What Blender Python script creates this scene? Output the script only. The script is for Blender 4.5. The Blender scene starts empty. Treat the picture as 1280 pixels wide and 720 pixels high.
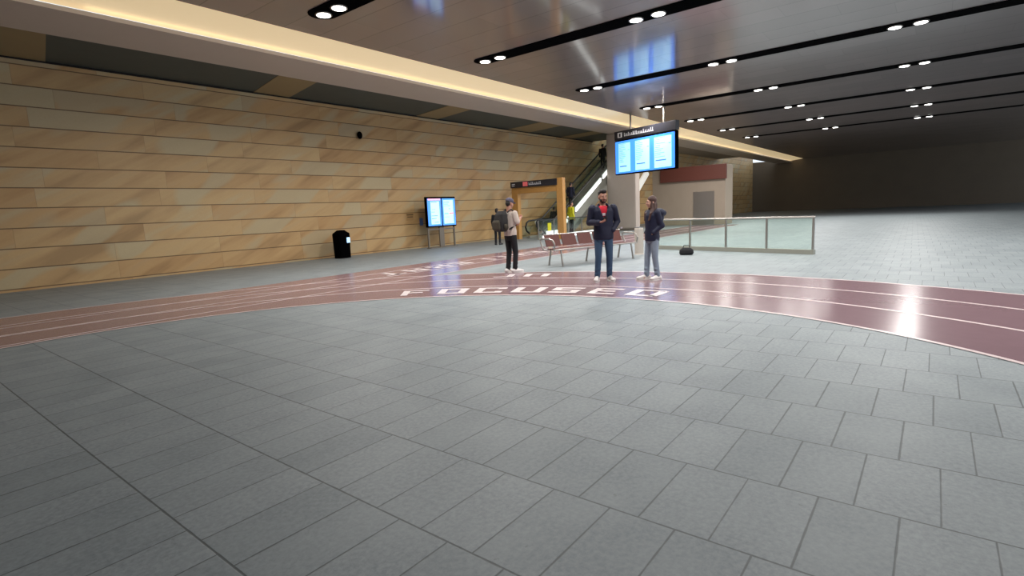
import bpy, bmesh, math, random
from mathutils import Vector, Matrix
random.seed(7)
SC = bpy.context.scene
COL = SC.collection
PI = math.pi
sin, cos, tan, rad = math.sin, math.cos, math.tan, math.radians

# ------------------------------------------------------------------ camera
F_PX, CAM_H = 670.0, 1.45
ax = Vector((530, 120, -F_PX)).normalized()                 # the hall's long axis seen from the camera
ay = Vector((-860, 55, -F_PX)); ay = (ay - ax * ay.dot(ax)).normalized()
az = ax.cross(ay)
ROT = Matrix((ax, ay, az))
cd = bpy.data.cameras.new('camera'); cam = bpy.data.objects.new('camera', cd); COL.objects.link(cam)
cam.matrix_world = Matrix.Translation((0, 0, CAM_H)) @ ROT.to_4x4()
cd.sensor_width = 36; cd.lens = 36 * F_PX / 1280; cd.clip_start = .05; cd.clip_end = 400
SC.camera = cam

# ------------------------------------------------------------------ materials
def srgb(r, g, b):
    f = lambda c: (c / 255 / 12.92) if c / 255 <= .04045 else ((c / 255 + .055) / 1.055) ** 2.4
    return (f(r), f(g), f(b), 1)
def new_mat(name):
    m = bpy.data.materials.new(name); m.use_nodes = True
    nt = m.node_tree; b = nt.nodes['Principled BSDF']
    return m, nt, b
def mat(name, col, rough=.6, metal=0., noise=.0, scale=12., emit=None, estr=0., alpha=None, bump=0., coat=0., spec=None):
    m, nt, b = new_mat(name)
    b.inputs['Base Color'].default_value = col
    b.inputs['Roughness'].default_value = rough
    b.inputs['Metallic'].default_value = metal
    if spec is not None: b.inputs['Specular IOR Level'].default_value = spec
    if coat: b.inputs['Coat Weight'].default_value = coat
    if noise or bump:
        tc = nt.nodes.new('ShaderNodeTexCoord'); n = nt.nodes.new('ShaderNodeTexNoise')
        n.inputs['Scale'].default_value = scale; n.inputs['Detail'].default_value = 4
        nt.links.new(tc.outputs['Object'], n.inputs['Vector'])
        if noise:
            mx = nt.nodes.new('ShaderNodeMix'); mx.data_type = 'RGBA'
            mx.inputs['A'].default_value = tuple(c * (1 - noise) for c in col[:3]) + (1,)
            mx.inputs['B'].default_value = tuple(min(1, c * (1 + noise)) for c in col[:3]) + (1,)
            nt.links.new(n.outputs['Fac'], mx.inputs['Factor']); nt.links.new(mx.outputs['Result'], b.inputs['Base Color'])
        if bump:
            bp = nt.nodes.new('ShaderNodeBump'); bp.inputs['Strength'].default_value = bump; bp.inputs['Distance'].default_value = .01
            nt.links.new(n.outputs['Fac'], bp.inputs['Height']); nt.links.new(bp.outputs['Normal'], b.inputs['Normal'])
    if emit is not None:
        b.inputs['Emission Color'].default_value = emit; b.inputs['Emission Strength'].default_value = estr
    return m
def glass_mat(name, col, rough=.03):
    m, nt, b = new_mat(name)
    out = nt.nodes['Material Output']
    tr = nt.nodes.new('ShaderNodeBsdfTransparent'); tr.inputs['Color'].default_value = col
    gl = nt.nodes.new('ShaderNodeBsdfGlossy'); gl.inputs['Roughness'].default_value = rough
    lw = nt.nodes.new('ShaderNodeLayerWeight'); lw.inputs['Blend'].default_value = .25
    fr = nt.nodes.new('ShaderNodeMath'); fr.operation = 'MULTIPLY'; fr.inputs[1].default_value = .35; nt.links.new(lw.outputs['Facing'], fr.inputs[0])
    mx = nt.nodes.new('ShaderNodeMixShader')
    nt.links.new(fr.outputs[0], mx.inputs[0]); nt.links.new(tr.outputs[0], mx.inputs[1]); nt.links.new(gl.outputs[0], mx.inputs[2])
    nt.links.new(mx.outputs[0], out.inputs['Surface'])
    return m

class N:                                                    # small node builder
    def __init__(s, nt): s.nt = nt
    def put(s, sock, v):
        if hasattr(v, 'links') or isinstance(v, bpy.types.NodeSocket): s.nt.links.new(v, sock)
        else: sock.default_value = v
    def m(s, op, a, b=0., c=0.):
        n = s.nt.nodes.new('ShaderNodeMath'); n.operation = op
        for i, v in enumerate((a, b, c)): s.put(n.inputs[i], v)
        return n.outputs[0]
    def mix(s, f, a, b):
        n = s.nt.nodes.new('ShaderNodeMix'); n.data_type = 'RGBA'
        s.put(n.inputs['Factor'], f); s.put(n.inputs['A'], a); s.put(n.inputs['B'], b)
        return n.outputs['Result']
    def noise(s, vec, scale, detail=3., rough=.5):
        n = s.nt.nodes.new('ShaderNodeTexNoise'); s.put(n.inputs['Vector'], vec)
        n.inputs['Scale'].default_value = scale; n.inputs['Detail'].default_value = detail; n.inputs['Roughness'].default_value = rough
        return n.outputs['Fac']
    def white(s, a, b):
        c = s.vec(a, b, 0.); n = s.nt.nodes.new('ShaderNodeTexWhiteNoise'); n.noise_dimensions = '3D'
        s.put(n.inputs['Vector'], c); return n.outputs['Value']
    def vec(s, a, b, c):
        n = s.nt.nodes.new('ShaderNodeCombineXYZ')
        for i, v in enumerate((a, b, c)): s.put(n.inputs[i], v)
        return n.outputs[0]
    def sep(s, v):
        n = s.nt.nodes.new('ShaderNodeSeparateXYZ'); s.put(n.inputs[0], v); return n.outputs
    def ramp(s, f, stops):
        n = s.nt.nodes.new('ShaderNodeValToRGB'); s.put(n.inputs[0], f)
        e = n.color_ramp.elements
        while len(e) < len(stops): e.new(.5)
        for q, (p, c) in zip(e, stops): q.position = p; q.color = c
        return n.outputs[0]
    def obj(s): return s.nt.nodes.new('ShaderNodeTexCoord').outputs['Object']
    def bump(s, h, strength, dist=.01):
        n = s.nt.nodes.new('ShaderNodeBump'); n.inputs['Strength'].default_value = strength; n.inputs['Distance'].default_value = dist
        s.put(n.inputs['Height'], h); return n.outputs[0]

def stone_floor_mat():
    m, nt, b = new_mat('grey_stone_tiles'); k = N(nt); o = k.obj(); X, Y, Z = k.sep(o)
    u = k.m('DIVIDE', k.m('SUBTRACT', X, 1.53), .645); row = k.m('FLOOR', u); fu = k.m('FRACT', u)
    v = k.m('SUBTRACT', k.m('DIVIDE', Y, .325), k.m('ADD', k.m('MULTIPLY', row, .55), .615)); til = k.m('FLOOR', v); fv = k.m('FRACT', v)
    du = k.m('MULTIPLY', k.m('MINIMUM', fu, k.m('SUBTRACT', 1., fu)), .645)
    dv = k.m('MULTIPLY', k.m('MINIMUM', fv, k.m('SUBTRACT', 1., fv)), .325)
    wob = k.m('MULTIPLY', k.noise(o, 9.), .006)
    d = k.m('MINIMUM', du, k.m('ADD', dv, k.m('MULTIPLY', k.white(row, til), .002)))
    joint = k.m('SUBTRACT', 1., k.m('MINIMUM', 1., k.m('MAXIMUM', 0., k.m('DIVIDE', k.m('SUBTRACT', d, wob), .004))))
    base = k.mix(k.white(row, til), srgb(130, 139, 143), srgb(143, 151, 155))
    fine = k.noise(o, 34., 8., .72); big = k.noise(o, 2.2, 4.)
    base = k.mix(k.m('MULTIPLY', k.ramp(fine, [(.38, (0, 0, 0, 1)), (.66, (1, 1, 1, 1))]), .6), base, srgb(92, 102, 107))
    base = k.mix(k.ramp(big, [(.35, (0, 0, 0, 1)), (.7, (.35, .35, .35, 1))]), base, srgb(154, 162, 164))
    spots = k.ramp(k.noise(o, 22., 2.), [(.72, (0, 0, 0, 1)), (.78, (.5, .5, .5, 1))])
    base = k.mix(spots, base, srgb(95, 100, 98))
    c = k.mix(k.m('MULTIPLY', joint, .8), base, srgb(62, 68, 70))
    nt.links.new(c, b.inputs['Base Color'])
    b.inputs['Roughness'].default_value = .52; b.inputs['Specular IOR Level'].default_value = .45
    h = k.m('SUBTRACT', k.m('MULTIPLY', fine, .15), joint)
    nt.links.new(k.bump(h, .25, .004), b.inputs['Normal'])
    return m
def sandstone_mat():
    m, nt, b = new_mat('veined_sandstone'); k = N(nt); o = k.obj(); X, Y, Z = k.sep(o)
    z = k.m('DIVIDE', k.m('SUBTRACT', Z, .07), .515); row = k.m('FLOOR', z); fz = k.m('FRACT', z)
    xs = k.m('ADD', k.m('DIVIDE', X, 2.9), k.m('MULTIPLY', k.white(row, 3.), 1.)); blk = k.m('FLOOR', xs); fx = k.m('FRACT', xs)
    dz = k.m('MULTIPLY', k.m('MINIMUM', fz, k.m('SUBTRACT', 1., fz)), .515)
    dx = k.m('MULTIPLY', k.m('MINIMUM', fx, k.m('SUBTRACT', 1., fx)), 2.9)
    jz = k.m('LESS_THAN', dz, .014); jx = k.m('LESS_THAN', dx, .006)
    h = k.white(row, blk)
    # slanted bedding veins, broken from block to block
    a = k.m('ADD', k.m('MULTIPLY', X, .5), k.m('MULTIPLY', Z, -.95))
    c2 = k.m('ADD', k.m('MULTIPLY', X, .12), k.m('MULTIPLY', Z, .07))
    vec = k.vec(k.m('ADD', a, k.m('MULTIPLY', h, 1.3)), c2, k.m('MULTIPLY', h, .4))
    vein = k.noise(vec, 2.1, 3.5, .5)
    col = k.ramp(vein, [(.3, srgb(156, 118, 74)), (.41, srgb(188, 148, 98)), (.52, srgb(202, 164, 112)), (.6, srgb(196, 162, 116)), (.72, srgb(194, 176, 138))])
    pv = k.vec(k.m('ADD', k.m('MULTIPLY', X, .55), k.m('MULTIPLY', Z, -.62)), k.m('ADD', k.m('MULTIPLY', Z, .5), k.m('MULTIPLY', h, 7.)), h)
    patch = k.ramp(k.noise(pv, .9, 1.), [(.56, (0, 0, 0, 1)), (.6, (.8, .8, .8, 1))])
    col = k.mix(patch, col, srgb(186, 174, 142))
    tone = k.mix(k.white(blk, row), srgb(166, 126, 78), srgb(196, 176, 132))
    col = k.mix(.32, col, tone)
    col = k.mix(k.m('MULTIPLY', k.noise(o, 25., 4.), .18), col, srgb(140, 108, 70))
    col = k.mix(k.m('MULTIPLY', jz, .85), col, srgb(92, 66, 38))
    col = k.mix(k.m('MULTIPLY', jx, .35), col, srgb(120, 90, 55))
    nt.links.new(col, b.inputs['Base Color']); b.inputs['Roughness'].default_value = .55
    nt.links.new(k.bump(k.m('SUBTRACT', k.m('MULTIPLY', vein, .3), jz), .4, .01), b.inputs['Normal'])
    return m
def ceiling_mat():
    m, nt, b = new_mat('glossy_ceiling_panels'); k = N(nt); o = k.obj(); X, Y, Z = k.sep(o)
    u = k.m('DIVIDE', k.m('ADD', X, .1), .97); row = k.m('FLOOR', u); fu = k.m('FRACT', u)
    v = k.m('ADD', k.m('DIVIDE', Y, 3.1), k.m('MULTIPLY', row, .37)); fv = k.m('FRACT', v); pn = k.m('FLOOR', v)
    du = k.m('MULTIPLY', k.m('MINIMUM', fu, k.m('SUBTRACT', 1., fu)), .97)
    dv = k.m('MULTIPLY', k.m('MINIMUM', fv, k.m('SUBTRACT', 1., fv)), 3.1)
    ju = k.m('LESS_THAN', du, .012); jv = k.m('LESS_THAN', dv, .006)
    c = k.mix(k.white(row, pn), srgb(128, 116, 115), srgb(138, 125, 124))
    c = k.mix(k.m('MULTIPLY', ju, .6), c, srgb(60, 50, 48)); c = k.mix(k.m('MULTIPLY', jv, .35), c, srgb(70, 60, 56))
    nt.links.new(c, b.inputs['Base Color'])
    b.inputs['Roughness'].default_value = .4; b.inputs['Metallic'].default_value = .1
    b.inputs['Coat Weight'].default_value = .8; b.inputs['Coat Roughness'].default_value = .1; b.inputs['Coat IOR'].default_value = 2.3
    return m

M = dict(
    floor=stone_floor_mat(), wall=sandstone_mat(), ceil=ceiling_mat(),
    cream=mat('glowing_cream_cove', srgb(236, 220, 188), .5, noise=.02, scale=2, emit=srgb(232, 206, 158), estr=.55),  # own glow added because the cove strip leaves the upper cream dull
    soffit=mat('satin_soffit', srgb(200, 188, 178), .3, 0, noise=.03, scale=3),
    darkpanel=mat('dark_panel', srgb(74, 82, 80), .45, 0, noise=.12, scale=2, spec=.25),
    palequad=mat('tan_quad', srgb(150, 132, 98), .4, 0, noise=.05, scale=2, spec=.25),
    black=mat('black_metal', srgb(3, 3, 4), .95, noise=.2, scale=30, spec=.02),
    gapshade=mat('gap_shade_black', srgb(16, 12, 10), .8, noise=.1),
    lamp=mat('lamp_disc', (1, 1, 1, 1), .4, emit=(1, .98, .93, 1), estr=9),
    lampoff=mat('lamp_disc_unlit', (.5, .5, .5, 1), .3, noise=.05),
    steel=mat('brushed_steel', srgb(165, 160, 155), .35, .85, noise=.1, scale=50),
    greysteel=mat('grey_powder_coated_steel', srgb(128, 120, 110), .45, .4, noise=.08, scale=30),
    maroon=mat('maroon_track_vinyl', srgb(136, 110, 117), .2, noise=.09, scale=5, bump=.02, spec=.5),
    white_line=mat('white_track_paint', srgb(226, 208, 208), .3, noise=.06, scale=8),
    white_text=mat('white_letter_paint', srgb(228, 216, 216), .3, noise=.06, scale=8),
    oak=mat('oiled_oak', srgb(186, 138, 76), .5, noise=.14, scale=7, bump=.1),
    signblack=mat('dark_sign_enamel', srgb(40, 40, 48), .35, noise=.08),
    signwhite=mat('sign_white', srgb(200, 200, 205), .5, noise=.03, emit=srgb(200, 200, 205), estr=.15),
    signred=mat('sign_red', srgb(214, 110, 112), .5, noise=.03, emit=srgb(214, 90, 92), estr=.25),
    column=mat('pale_column_cladding', srgb(184, 172, 162), .45, noise=.05, scale=3),
    wood=mat('red_brown_timber', srgb(92, 46, 38), .6, noise=.2, scale=14, bump=.1),
    glass=glass_mat('green_tinted_glass', (.90, .96, .93, 1)),
    litstrip=mat('lit_skirting', (1, 1, 1, 1), .5, emit=(.95, 1, .97, 1), estr=1.3),
    escgrey=mat('escalator_cladding', srgb(150, 150, 140), .4, .1, noise=.06, scale=8),
    step=mat('escalator_tread', srgb(130, 130, 126), .6, .1, noise=.1, scale=30),
    rubber=mat('handrail_rubber', srgb(22, 24, 24), .45, noise=.1),
    bluepanel=mat('display_blue', (.1, .3, .9, 1), .2, emit=srgb(72, 140, 240), estr=1.15),
    bluelight=mat('display_pale_blue', (.6, .8, 1, 1), .2, emit=srgb(150, 206, 252), estr=1.1),
    bluedark=mat('display_ink_blue', (.1, .2, .5, 1), .2, emit=srgb(70, 120, 190), estr=.9),
    deepblue=mat('hanging_display_blue', (.05, .2, .9, 1), .2, emit=srgb(62, 134, 240), estr=1.55),
    skyblue=mat('hanging_display_pale_blue', (.5, .8, 1, 1), .2, emit=srgb(128, 192, 250), estr=1.45),
    pinkrow=mat('display_pink_bar', (.9, .5, .6, 1), .2, emit=srgb(240, 150, 190), estr=1.2),
    redrow=mat('display_red_bar', (.9, .3, .3, 1), .2, emit=srgb(240, 110, 120), estr=1.2),
    tealrow=mat('display_teal_bar', (.2, .7, .7, 1), .2, emit=srgb(60, 170, 190), estr=1.1),
    beige=mat('beige_plaster', srgb(164, 150, 134), .7, noise=.05, scale=2),
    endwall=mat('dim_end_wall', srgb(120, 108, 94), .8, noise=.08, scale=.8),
    brownsign=mat('brown_fascia', srgb(104, 56, 46), .5, noise=.08),
    pale=mat('pale_bin_coating', srgb(190, 180, 170), .5, noise=.05),
    bluesign=mat('blue_wall_sign', srgb(88, 110, 160), .5, noise=.05),
    ink=mat('engraved_ink', srgb(90, 70, 45), .7, noise=.05),
    # people
    skin=mat('skin', srgb(178, 128, 108), .55, noise=.06, scale=30),
    skin2=mat('fair_skin', srgb(196, 150, 130), .55, noise=.06, scale=30),
    hair_black=mat('black_hair', srgb(24, 18, 18), .6, noise=.35, scale=60, bump=.6),
    hair_brown=mat('brown_hair', srgb(72, 46, 40), .55, noise=.35, scale=50, bump=.6),
    beard=mat('dark_stubble', srgb(58, 42, 38), .8, noise=.3, scale=90),
    eye=mat('eye_white', srgb(185, 178, 172), .3, noise=.02), pupil=mat('dark_iris', srgb(30, 20, 16), .2, noise=.02),
    lip=mat('lip', srgb(150, 88, 80), .5, noise=.05),
    navy=mat('navy_nylon', srgb(12, 17, 46), .7, noise=.2, scale=10, bump=.3),
    navy2=mat('navy_quilted_nylon', srgb(13, 19, 50), .65, noise=.2, scale=10, bump=.3),
    redtee=mat('red_jersey', srgb(190, 16, 44), .8, noise=.08, scale=20),
    print_=mat('pale_shirt_print', srgb(200, 190, 196), .7, noise=.05),
    denim=mat('blue_denim', srgb(58, 82, 110), .85, noise=.25, scale=9, bump=.2),
    denim2=mat('grey_blue_denim', srgb(136, 150, 166), .85, noise=.2, scale=9, bump=.2),
    blackcloth=mat('black_cloth', srgb(14, 14, 20), .8, noise=.25, scale=10, bump=.2),
    greycloth=mat('grey_panel_cloth', srgb(90, 88, 96), .8, noise=.1, scale=20),
    beigetee=mat('pale_beige_jersey', srgb(196, 182, 172), .85, noise=.08, scale=15, bump=.15),
    olive=mat('dark_olive_canvas', srgb(62, 56, 44), .85, noise=.25, scale=25, bump=.3),
    darkpack=mat('charcoal_canvas', srgb(34, 32, 32), .85, noise=.25, scale=25, bump=.3),
    capgrey=mat('slate_cap_cloth', srgb(84, 80, 98), .85, noise=.1, scale=25),
    shoe=mat('off_white_sneaker', srgb(225, 219, 216), .6, noise=.06, scale=30),
    sole=mat('rubber_sole', srgb(225, 222, 218), .6, noise=.04), soledark=mat('dark_rubber_sole', srgb(40, 38, 40), .7, noise=.1),
    hivis=mat('high_visibility_yellow', srgb(214, 210, 30), .6, noise=.08, scale=15),
    phone=mat('phone_black', srgb(12, 12, 16), .2, noise=.05),
)

# ------------------------------------------------------------------ mesh helpers
def link(o, parent=None):
    COL.objects.link(o)
    if parent is not None: o.parent = parent
    return o
def obj(name, bm, m, parent=None, smooth=False, loc=None, rot=None):
    me = bpy.data.meshes.new(name)
    bmesh.ops.recalc_face_normals(bm, faces=bm.faces)
    bm.to_mesh(me); bm.free()
    for x in (m if isinstance(m, (list, tuple)) else [m]): me.materials.append(x)
    if smooth:
        for p in me.polygons: p.use_smooth = True
    o = bpy.data.objects.new(name, me); link(o, parent)
    if loc is not None: o.location = loc
    if rot is not None: o.rotation_euler = rot
    return o
def tag(o, label=None, cat=None, group=None, kind=None):
    if label: o['label'] = label
    if cat: o['category'] = cat
    if group: o['group'] = group
    if kind: o['kind'] = kind
    return o
def empty(name, loc=(0, 0, 0), rz=0., label=None, cat=None, group=None, kind=None):
    o = bpy.data.objects.new(name, None); link(o); o.location = loc; o.rotation_euler = (0, 0, rz); o.empty_display_size = .1
    return tag(o, label, cat, group, kind)
def box(bm, x0, x1, y0, y1, z0, z1, bev=0., mi=0):
    r = bmesh.ops.create_cube(bm, size=1, matrix=Matrix.Translation(((x0 + x1) / 2, (y0 + y1) / 2, (z0 + z1) / 2)) @ Matrix.Diagonal((x1 - x0, y1 - y0, z1 - z0, 1)))
    vs = r['verts']
    if mi:
        for f in {f for v in vs for f in v.link_faces}: f.material_index = mi
    if bev:
        es = list({e for v in vs for e in v.link_edges})
        bmesh.ops.bevel(bm, geom=es, offset=bev, segments=2, affect='EDGES', profile=.7)
    return vs
def B(*a, **k):
    bm = bmesh.new(); box(bm, *a, **k); return bm
def ring_loft(bm, rings, cap=True, closed=False):
    rv = [[bm.verts.new(p) for p in r] for r in rings]; n = len(rv[0])
    for a, b in zip(rv, rv[1:] + ([rv[0]] if closed else [])):
        for i in range(n): bm.faces.new((a[i], a[(i + 1) % n], b[(i + 1) % n], b[i]))
    if cap and not closed:
        bm.faces.new(rv[0][::-1]); bm.faces.new(rv[-1])
def loft(bm, secs, n=20, pw=2.):
    """secs: (cx, cy, cz, rx, ry): stacked horizontal super-ellipses"""
    def c(t, r): return (abs(t) ** (2 / pw)) * (1 if t >= 0 else -1) * r
    ring_loft(bm, [[(x + c(cos(2 * PI * i / n), rx), y + c(sin(2 * PI * i / n), ry), z) for i in range(n)] for x, y, z, rx, ry in secs])
def tube(bm, pts, r, n=10, radii=None):
    pts = [Vector(p) for p in pts]; rings = []
    up = None
    for i, p in enumerate(pts):
        d = (pts[min(i + 1, len(pts) - 1)] - pts[max(i - 1, 0)]).normalized()
        if up is None:
            up = Vector((0, 0, 1)) if abs(d.z) < .9 else Vector((1, 0, 0))
        s = d.cross(up).normalized(); t = s.cross(d).normalized(); up = t
        rr = radii[i] if radii else r
        rings.append([p + (s * cos(2 * PI * k / n) + t * sin(2 * PI * k / n)) * rr for k in range(n)])
    ring_loft(bm, rings)
def caps(bm, p0, p1, r0, r1, n=14):
    """tapered limb with round ends"""
    p0, p1 = Vector(p0), Vector(p1); d = (p1 - p0)
    L = d.length or 1e-4; d = d / L
    pts, rs = [], []
    for k in range(5):
        a = -PI / 2 + k * PI / 8 + .02; pts.append(p0 + d * (r0 * sin(a))); rs.append(r0 * cos(a) + 1e-4)
    for k in range(1, 4): t = k / 4; pts.append(p0.lerp(p1, t)); rs.append(r0 + (r1 - r0) * t)
    for k in range(5):
        a = k * PI / 8 - .02; pts.append(p1 + d * (r1 * sin(a))); rs.append(r1 * cos(a) + 1e-4)
    tube(bm, pts, 0, n, rs)
def ell(bm, c, r, rot=None, seg=18):
    mt = Matrix.Translation(c) @ ((rot.to_4x4() if rot else Matrix.Identity(4))) @ Matrix.Diagonal((r[0], r[1], r[2], 1))
    return bmesh.ops.create_uvsphere(bm, u_segments=seg, v_segments=seg // 2 + 2, radius=1, matrix=mt)['verts']
def fuse(bm, voxel=.012, smooth=4, factor=.5):
    """union of overlapping closed shapes -> one continuous surface (bmesh)"""
    me = bpy.data.meshes.new('t'); bmesh.ops.recalc_face_normals(bm, faces=bm.faces); bm.to_mesh(me); bm.free()
    o = bpy.data.objects.new('t', me); COL.objects.link(o)
    r = o.modifiers.new('r', 'REMESH'); r.mode = 'VOXEL'; r.voxel_size = voxel
    s = o.modifiers.new('s', 'SMOOTH'); s.factor = factor; s.iterations = smooth
    dg = bpy.context.evaluated_depsgraph_get(); me2 = bpy.data.meshes.new_from_object(o.evaluated_get(dg))
    bpy.data.objects.remove(o); bpy.data.meshes.remove(me)
    b2 = bmesh.new(); b2.from_mesh(me2); bpy.data.meshes.remove(me2)
    return b2
def area(name, loc, size, power, col=(1, .96, .91), rot=(0, 0, 0), sy=None, parent=None, spread=PI, shape=None):
    l = bpy.data.lights.new(name, 'AREA'); l.energy = power; l.color = col; l.spread = spread
    l.shape = shape or ('RECTANGLE' if sy else 'DISK'); l.size = size
    if sy: l.size_y = sy
    o = bpy.data.objects.new(name, l); link(o, parent); o.location = loc; o.rotation_euler = rot
    return o

# ------------------------------------------------------------------ the shell of the hall
WY, CH, SH = 18.53, 6.2, 5.9
KC = (CH - CAM_H) / (6.66 - CAM_H)
XL, XR, YB = -14., 74., -16.
tag(obj('floor', B(XL, XR, YB, WY + .4, -.3, 0), M['floor']), kind='structure')
tag(obj('wall_back', B(XL, XR, WY, WY + .4, 0, SH), M['wall']), kind='structure')
tag(obj('ceiling', B(XL, XR, YB, 14.1 * KC, CH, CH + .3), M['ceil']), kind='structure')
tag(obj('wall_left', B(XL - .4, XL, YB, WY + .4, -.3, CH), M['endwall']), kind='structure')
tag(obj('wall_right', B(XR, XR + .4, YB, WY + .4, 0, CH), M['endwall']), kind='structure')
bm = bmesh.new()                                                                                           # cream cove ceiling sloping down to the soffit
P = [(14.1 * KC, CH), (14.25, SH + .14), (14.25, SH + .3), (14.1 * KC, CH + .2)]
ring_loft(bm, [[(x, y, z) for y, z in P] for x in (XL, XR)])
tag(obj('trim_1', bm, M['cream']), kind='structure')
tag(obj('trim_2', B(XL, XR, 14.0, 15.85, SH - .04, SH + .05, bev=.0), M['soffit']), kind='structure')            # glossy soffit
tag(obj('trim_3', B(XL, 33, 15.85, WY, SH, SH + .12), M['darkpanel']), kind='structure')                  # dark panels beside the wall
tag(obj('trim_4', B(XL, 33, WY - .05, WY, SH - .045, SH), M['gapshade']), kind='structure')                # solid strip coloured as the dark shade of a gap above the stone
bm = bmesh.new()
for x0, w in ((9.2, 1.3), (16.55, 1.35), (23.2, 1.9), (28.5, 1.2), (2.4, 1.3)):
    a = [bm.verts.new((x0 + q[0], q[1], SH - .012)) for q in ((0, 15.86), (w, 15.86), (w + .5, WY - .06), (.5, WY - .06))]
    b = [bm.verts.new((v.co.x, v.co.y, SH - .001)) for v in a]
    bm.faces.new(a); bm.faces.new(b[::-1])
    for i in range(4): bm.faces.new((a[i], a[(i + 1) % 4], b[(i + 1) % 4], b[i]))
tag(obj('trim_5', bm, M['palequad']), kind='structure')  # thin tan slanted quads laid under the dark strip
tag(obj('trim_6', B(33, XR, 15.85, WY + .4, 9.0, 9.2), M['darkpanel']), kind='structure')
tag(obj('trim_7', B(33, XR, WY, WY + .4, SH, 9.0), M['wall']), kind='structure')
# light cove on the lip below the cream upstand
cv = tag(obj('cove_light_strip', B(4, 60, 14.12, 14.16, SH + .051, SH + .07), mat('cove_led', (1, 1, 1, 1), .5, emit=(1, .84, .58, 1), estr=.8)),
         'long warm light strip hidden in the ledge under the cream upstand', 'light')
for i in range(6):
    area('cove_lamp', (8.5 + 9 * i, 14.11, SH + .095), 9, 2, (1, .84, .58), (rad(-113), 0, 0), .04, parent=cv)

# ------------------------------------------------------------------ ceiling light slots
SX, SYW = [q * KC for q in (2.1, 8.6, 14.88, 21.6, 28.2, 34.8, 41.4, 48.0)], .36 * KC
rows = [q * KC for q in (12.15, 6.55, .95, -4.65)]
places = ['nearest the left of the hall', 'cutting the top left corner', 'largest, with two lit pairs of lamps', 'second in line, ending in front of the cream upstand', 'third in line, just above the hanging display', 'fourth in line down the hall', 'fifth in line down the hall', 'farthest down the hall']
for si, sx in enumerate(SX):
    t = empty('ceiling_light_slot', (sx, 0, CH), 0, 'long black recessed ceiling light slot, ' + places[si], 'ceiling light', 'black light slots in the ceiling')
    bm = bmesh.new(); y1 = 12.88 * KC - SYW; out = []
    for k in range(13): a = k * PI / 12; out.append((SYW * cos(a), y1 + SYW * sin(a)))
    out += [(-SYW, -9.), (SYW, -9.)]
    lo = [bm.verts.new((x, y, -.02)) for x, y in out]; hi = [bm.verts.new((x, y, -.001)) for x, y in out]
    bm.faces.new(lo); bm.faces.new(hi[::-1])
    for i in range(len(lo)): j = (i + 1) % len(lo); bm.faces.new((lo[i], lo[j], hi[j], hi[i]))
    obj('channel', bm, M['black'], t)
    for ry in rows:
        lit = (ry > 0 or sx < 20) and sx > 3
        for dy in (.3, -.3):
            bm = bmesh.new(); tube(bm, [(0, ry + dy, -.021), (0, ry + dy, -.05)], .19, 24)
            d = obj('downlight', bm, M['steel'], t, loc=(0, 0, 0))
            bm = bmesh.new(); tube(bm, [(0, ry + dy, -.05), (0, ry + dy, -.056)], .155, 24)
            obj('lamp_disc', bm, M['lamp'] if lit else M['lampoff'], d)
        if lit and sx > 2 and sx < 45:
            area('slot_lamp', (0, ry, -.09), .8, 270 if ry > 9 else 200, (1, .97, .93), parent=t, spread=rad(165))

# ------------------------------------------------------------------ column
ct = empty('column', (30.5, 15.08, 0), 0, 'wide pale square column under the soffit behind the hanging display', 'column')
obj('shaft', B(-.3, .3, -.95, .95, .12, SH - .04, bev=.1), M['column'], ct, smooth=False)
obj('plinth', B(-.32, .32, -.97, .97, 0, .12, bev=.02), M['greysteel'], ct)

# ------------------------------------------------------------------ running track painted on the floor
TC = (1.8, 3.55); RR = [5.93, 7.08, 8.23, 9.35]
SYB = [9.62, 10.55, 11.48, 12.42]
def arc_band(bm, r0, r1, a0, a1, z, n=160, keep=None):
    prev = None
    for i in range(n + 1):
        a = a0 + (a1 - a0) * i / n
        p = [(TC[0] + r * cos(a), TC[1] + r * sin(a), z) for r in (r0, r1)]
        cur = [bm.verts.new(q) for q in p]
        if prev: bm.faces.new((prev[0], cur[0], cur[1], prev[1]))
        prev = cur
trk = empty('running_track_graphic', (0, 0, 0), 0, 'maroon running track graphic with white lane lines laid on the grey floor', 'floor graphic')
bm = bmesh.new(); arc_band(bm, RR[0], RR[3], rad(-160), rad(130), .004); obj('curved_lanes', bm, M['maroon'], trk)
bm = bmesh.new()
for i in range(34):
    x0 = -12 + i * 1.4; x1 = x0 + 1.4
    bm.faces.new([bm.verts.new(q) for q in ((x0, SYB[0], .003), (x1, SYB[0], .003), (x1, SYB[3], .003), (x0, SYB[3], .003))])
obj('straight_lanes', bm, M['maroon'], trk)
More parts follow.
